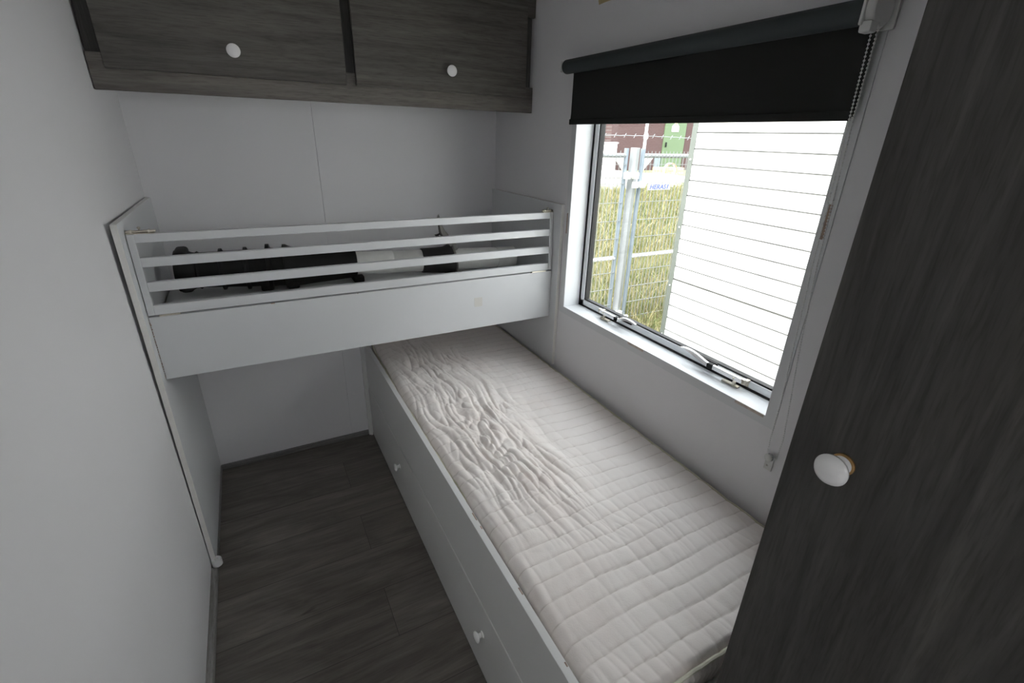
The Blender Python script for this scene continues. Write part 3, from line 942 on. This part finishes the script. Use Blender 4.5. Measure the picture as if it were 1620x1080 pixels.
# neighbouring mobile home -------------------------------------------
M_SID = plain('white_siding', (.86, .86, .85), .5, var=.02, nscale=1.5)
M_TRIM = plain('grey_green_corner_trim', (.105, .115, .10), .5, var=.04)
nb = thing('mobile_home', 'white clad mobile home with horizontal siding close outside the window', 'mobile home', (4.0, -4.0, GZ))
NXP, NYE = 2.60, -.165
z = GZ+.12; sp = .084
bm = B()
zz = .0
k0 = math.floor((GZ+.15-1.284)/sp)
zs = []
zb = 1.284+sp*k0
pts = []
while zb < 2.2:
    big = .0022
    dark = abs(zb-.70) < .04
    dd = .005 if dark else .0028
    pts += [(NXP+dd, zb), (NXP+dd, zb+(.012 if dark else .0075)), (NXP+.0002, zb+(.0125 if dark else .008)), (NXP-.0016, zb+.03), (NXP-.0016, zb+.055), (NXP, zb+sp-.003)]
    zb += sp
poly = [(x, z_) for x, z_ in pts]
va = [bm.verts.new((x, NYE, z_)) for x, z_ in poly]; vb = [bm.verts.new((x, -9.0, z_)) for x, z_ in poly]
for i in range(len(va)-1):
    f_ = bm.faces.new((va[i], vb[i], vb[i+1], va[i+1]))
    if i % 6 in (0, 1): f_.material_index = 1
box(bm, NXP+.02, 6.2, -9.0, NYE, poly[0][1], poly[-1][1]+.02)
sid = obj('siding', bm, M_SID, nb); sid.data.materials.append(plain('painted_groove_shade', (.13, .128, .118), .8, var=.35, nscale=3))  # groove faces coloured dark to paint in the shade between boards
bm = B(); tb = poly[0][1]; tt = 2.27
prev = None
# folded metal corner with a slightly wavy leading edge
n = 60
for i in range(n+1):
    z = tb+(tt-tb)*i/n
    e = NYE-.030+.0022*math.sin(z*75)
    row = [bm.verts.new((NXP-.006, e, z)), bm.verts.new((NXP-.008, NYE+.004, z)), bm.verts.new((NXP+.03, NYE+.004, z)), bm.verts.new((NXP+.03, NYE+.002, z)), bm.verts.new((NXP+.0, NYE-.0, z)), bm.verts.new((NXP-.003, e, z))]
    if prev:
        for k in range(6):
            bm.faces.new((prev[k], prev[(k+1) % 6], row[(k+1) % 6], row[k]))
    else:
        bm.faces.new(row)
    prev = row
bm.faces.new(prev[::-1])
ct = obj('corner_trim', bm, M_TRIM, nb)
bm = B()
for z in (1.40, 1.02, .66, .33):
    bm = B(); lathe(bm, (NXP-.007, NYE-.014, z), (-1, 0, 0), [(0, .005), (.002, .004), (.0025, .001)], 12)
    obj('screw', bm, M_PLW, ct)
bm = B(); box(bm, NXP-.04, 6.3, -9.1, NYE+.08, 2.26, 2.34, .01); obj('roof', bm, M_TRIM, nb)
bm = B(); box(bm, NXP+.06, 6.1, -8.9, NYE-.06, GZ-.1, GZ+.16); obj('skirt', bm, M_TRIM, nb)

# wire fence ----------------------------------------------------------
M_GALV = plain('galvanised_steel', (.20, .235, .27), .45, .35, var=.06, nscale=14)
M_GALVL = plain('pale_galvanised_steel', (.25, .26, .265), .45, .3, var=.08, nscale=14)
M_WIRE = plain('fence_wire', (.21, .22, .22), .5, .3, var=.08)
M_WH = plain('white_painted_metal', (.85, .85, .84), .4, var=.03)
YFN = 1.3
def fence_panel(x0, x1, label):
    t_ = thing('fence_panel', label, 'fence', ((x0+x1)/2, YFN, GZ))
    for x in (x0, x1):
        bm = B(); tube(bm, [(x, YFN, GZ+.02), (x, YFN, 1.425)], .021, 14); obj('post', bm, M_GALV, t_, smooth=True)
    for z in (1.365, .435):
        bm = B(); tube(bm, [(x0, YFN, z), (x1, YFN, z)], .019, 14); obj('rail', bm, M_WH if z < 1 else M_GALVL, t_, smooth=True)
    bm = B(); r = .0021
    x = x0+.045
    while x < x1-.01:
        box(bm, x-r, x+r, YFN-.02-r, YFN-.02+r, GZ+.05, 1.405); x += .0455
    z = GZ+.08
    while z < 1.36:
        box(bm, x0, x1, YFN-.02-r*1.3, YFN-.02+r*1.3, z-r*1.2, z+r*1.2); z += .166
    w = obj('wire_mesh', bm, M_WIRE, t_)
    for xx, s_ in ((x0, 1), (x1, -1)):
        bm = B(); prism(bm, [(xx+s_*.02, YFN+.003, 1.35), (xx+s_*.135, YFN+.003, 1.35), (xx+s_*.02, YFN+.003, 1.23)], (0, -.006, 0)); obj('gusset', bm, M_WH, t_)
    return t_
fp1 = fence_panel(-.10, 3.395, 'wire mesh fence panel on the left of the fence joint, seen through the window')
fp2 = fence_panel(3.590, 7.08, 'wire mesh fence panel right of the joint, carrying the white lettered sign')
sg = B(); box(sg, 3.676, 3.965, YFN-.030, YFN-.026, 1.062, 1.118, .001); sign = obj('sign', sg, plain('sign_plate', (.42, .43, .43), .4, var=.02), fp2)
sign['label'] = 'white sign plate with blue lettering'
def text(body, size, loc, mat, parent, shear=.0, name='lettering', ext=.0006, rot=(PI/2, 0, 0), bold=.0):
    cu = bpy.data.curves.new('t', 'FONT'); cu.body = body; cu.size = size; cu.shear = shear; cu.extrude = ext; cu.offset = bold; cu.resolution_u = 3
    to = bpy.data.objects.new('t', cu); COL.objects.link(to)
    bpy.context.view_layer.update()
    me_ = bpy.data.meshes.new_from_object(to.evaluated_get(bpy.context.evaluated_depsgraph_get()))
    bpy.data.objects.remove(to)
    Mx = Matrix.Translation(Vector(loc)-wpos(parent)) @ Matrix.Rotation(rot[0], 4, 'X')
    xs_ = [v.co.x for v in me_.vertices]; k_ = .207/(max(xs_)-min(xs_))
    me_.transform(Matrix.Diagonal((k_, 1, 1, 1))); me_.transform(Mx); me_.materials.clear(); me_.materials.append(mat)
    o_ = bpy.data.objects.new(name, me_); COL.objects.link(o_); o_.parent = parent
    return o_
M_BLUE = plain('blue_lettering', (.04, .07, .30), .5, var=.03)
text('HERAS', .060, (3.698, YFN-.0308, 1.071), M_BLUE, sign, .18, bold=.0006)
bm = B(); prism(bm, [(3.916, YFN-.0302, 1.071), (3.926, YFN-.0302, 1.069), (3.938, YFN-.0302, 1.112), (3.927, YFN-.0302, 1.112)], (0, -.0014, 0)); obj('sign_stroke', bm, M_BLUE, sign)
# gate post in the joint with its clamps
gp = thing('gate_post', 'square galvanised post standing between the two fence panels', 'post', (3.495, YFN, GZ))
bm = B(); Rm = Matrix.Translation((3.495, YFN, 0)) @ Matrix.Rotation(math.radians(22), 4, 'Z') @ Matrix.Translation((-3.495, -YFN, 0))
box(bm, 3.463, 3.527, YFN-.032, YFN+.032, GZ, 1.430, .003, 2, Rm); obj('post', bm, M_GALVL, gp)
for z, xa, xb in ((1.195, 3.395, 3.50), (1.115, 3.50, 3.590), (-.14, 3.395, 3.50), (-.20, 3.50, 3.590)):
    bm = B()
    box(bm, xa-.026, xa+.034, YFN-.06, YFN-.022, z-.028, z+.028, .006); box(bm, xb-.034, xb+.026, YFN-.06, YFN-.022, z-.028, z+.028, .006)
    tube(bm, [(xa, YFN-.045, z), (xb, YFN-.045, z)], .015, 12)
    obj('clamp', bm, M_WH, gp, smooth=True)
# barbed wire on a white extension pole
bw = thing('barbed_wire_pole', 'thin white pole rising from the right fence post with a strand of barbed wire', 'pole', (3.60, YFN, 1.42))
bm = B(); tube(bm, [(3.597, YFN, 1.36), (3.597, YFN, 1.45), (3.60, YFN, 2.2)], .0135, 12); lathe(bm, (3.592, YFN-.01, 1.50), (0, 0, 1), [(0, .012), (.012, .02), (.04, .02), (.055, .012)], 14); obj('pole', bm, M_WH, bw, smooth=True)
bm = B(); P_ = []
for k in range(120):
    x = .3+6.6*k/119; P_.append((x, YFN-.01, 1.530-.012*math.sin((x-3.6)*1.5)**2+.002*math.sin(k*2.3)))
tube(bm, P_, .0030, 6)
for k in range(1, 118, 2):
    p = Vector(P_[k])
    for q in (Vector((.012, .006, .016)), Vector((.006, -.01, .018))):
        tube(bm, [p-q, p+q], .0016, 5)
obj('barbed_wire', bm, M_GALVL, bw)

# brick building far behind --------------------------------------------
def mat_brick():
    m, nt, b = new_mat('red_brown_brick')
    br = N(nt, 'ShaderNodeTexBrick')
    br.inputs['Color1'].default_value = (.058, .024, .024, 1); br.inputs['Color2'].default_value = (.068, .031, .030, 1); br.inputs['Mortar'].default_value = (.09, .07, .068, 1)
    br.inputs['Scale'].default_value = 1; br.inputs['Brick Width'].default_value = .21; br.inputs['Row Height'].default_value = .065; br.inputs['Mortar Size'].default_value = .008
    nt.links.new(coords(nt, (1, 1, 1), (PI/2, 0, 0)).outputs[0], br.inputs['Vector'])
    nt.links.new(br.outputs[0], b.inputs['Base Color']); b.inputs['Roughness'].default_value = .9
    return m
YBD = 15.0
bb = thing('brick_building', 'dark red brick building with a green door far behind the fence', 'building', (19, 17, .2))
bm = B(); box(bm, 14.27, 26, YBD, YBD+6, -.2, 4.6); obj('wall', bm, mat_brick(), bb)
bm = B(); box(bm, 14.1, 26.2, YBD-.15, YBD+6.2, 4.6, 4.8); obj('roof', bm, M_TRIM, bb)
M_GRN = plain('green_painted_door', (.09, .135, .068), .5, var=.04)
bm = B(); box(bm, 17.24, 18.53, YBD-.05, YBD+.02, .25, 2.75, .01); gd = obj('door', bm, M_GRN, bb)
bm = B(); box(bm, 17.36, 17.40, YBD-.12, YBD-.05, 1.25, 1.45, .005); obj('door_handle', bm, M_BLKP, gd)
bm = B(); prism(bm, [(17.63, YBD-.055, 1.90), (18.05, YBD-.055, 1.90), (18.05, YBD-.055, 2.12), (17.94, YBD-.055, 2.2), (17.84, YBD-.055, 2.38), (17.74, YBD-.055, 2.2), (17.63, YBD-.055, 2.12)], (0, -.01, 0)); ws = obj('warning_sign', bm, M_WH, gd)
bm = B(); prism(bm, [(17.73, YBD-.067, 2.14), (17.95, YBD-.067, 2.14), (17.84, YBD-.067, 2.33)], (0, -.004, 0)); obj('warning_triangle', bm, plain('warning_yellow', (.8, .7, .15), .5), ws)
bm = B(); box(bm, 16.85, 17.2, YBD-.06, YBD, .2, .95, .01); obj('wall_box', bm, M_GALV, bb)
sb = thing('beige_building', 'pale beige building at the left edge of the glass beside the brick one', 'building', (12, 17, .2))
bm = B(); box(bm, 8, 14.23, YBD+.5, YBD+6, -.2, 4.2); obj('wall', bm, plain('beige_render', (.5, .4, .34), .9, var=.1), sb)
bm = B(); box(bm, 7.9, 14.25, YBD+.4, YBD+6.1, 4.2, 4.35); obj('roof', bm, M_TRIM, sb)
cbx = thing('utility_cabinet', 'white utility box standing in front of the beige building', 'utility box', (14.0, 14.7, .3))
bm = B(); box(bm, 13.75, 14.25, 14.5, 14.85, .28, 1.35, .02); obj('body', bm, M_WH, cbx)
bm = B(); box(bm, 13.72, 14.28, 14.46, 14.88, 1.35, 1.40, .01); obj('lid', bm, M_WH, cbx)
lp = thing('white_pole', 'tall white pole at the left edge of the window glass', 'pole', (12.55, 13.5, .1))
bm = B(); lathe(bm, (12.55, 13.5, .05), (0, 0, 1), [(0, .09), (.3, .09), (.32, .055), (5, .045)], 16); obj('pole', bm, M_WH, lp, smooth=True)

# white concrete slabs, stacked
M_CONC = plain('pale_concrete', (.74, .72, .68), .8, var=.06, nscale=5)
def slab(cx, cy, z0, z1, lx, ly, rot, label):
    bm = B(); Mx = Matrix.Translation((cx, cy, 0)) @ Matrix.Rotation(rot, 4, 'Z')
    box(bm, -lx/2, lx/2, -ly/2, ly/2, z0, z1, .012, 2, Mx)
    o_ = obj('concrete_slab', bm, M_CONC, None, (cx, cy, z0)); tag(o_, label, 'slab', 'concrete slabs stacked before the brick building')
    return o_
R1 = math.radians(-9)
slab(13.35, 11.75, .165, .345, 2.6, 1.5, R1, 'long pale concrete slab on top of the right stack, below the green door')
slab(13.25, 11.70, -.03, .15, 2.4, 1.4, R1, 'pale concrete slab at the bottom of the right stack, behind the white sign')
slab(10.9, 11.4, .335, .50, 2.3, 1.3, math.radians(-3), 'pale concrete slab on top of the left stack, seen left of the fence posts')
slab(10.95, 11.4, .15, .32, 2.3, 1.3, math.radians(-3), 'pale concrete slab in the middle of the left stack by the fence posts')
slab(10.9, 11.4, -.03, .14, 2.3, 1.3, math.radians(-3), 'pale concrete slab lowest in the left stack above the grass')
M_TIM = plain('yellow_timber', (.55, .43, .22), .8, var=.15, nscale=10)
tm = thing('timber_bundle', 'bundle of yellow timber beams lying at the foot of the green door', 'timber', (15.9, 13.3, .2))
for k, (xx, zz_) in enumerate(((0, 0), (0, .14))):
    bm = B()
    for q in range(3):
        box(bm, 15.5, 16.8, 13.1+q*.17, 13.25+q*.17, .22+zz_, .35+zz_, .005)
    obj('beam_layer', bm, M_TIM, tm)
M_ORG = plain('orange_plastic', (.85, .22, .10), .4, var=.03)
rl = thing('cable_reel', 'small orange and white hoop reel standing beside the timber', 'reel', (15.6, 12.6, .3))
for k in range(4):
    th = [PI*2*q/28 for q in range(29)]
    bm = B(); tube(bm, [(15.55+.30*math.cos(a)+.03*k, 12.6+.07*k, .42+.26*math.sin(a)) for a in th], .02, 8, False)
    obj('hoop', bm, M_ORG if k in (0,) else M_WH, rl, smooth=True)
bm = B(); box(bm, 15.15, 15.35, 12.5, 12.8, .15, .30, .02); obj('stand', bm, M_ORG, rl)
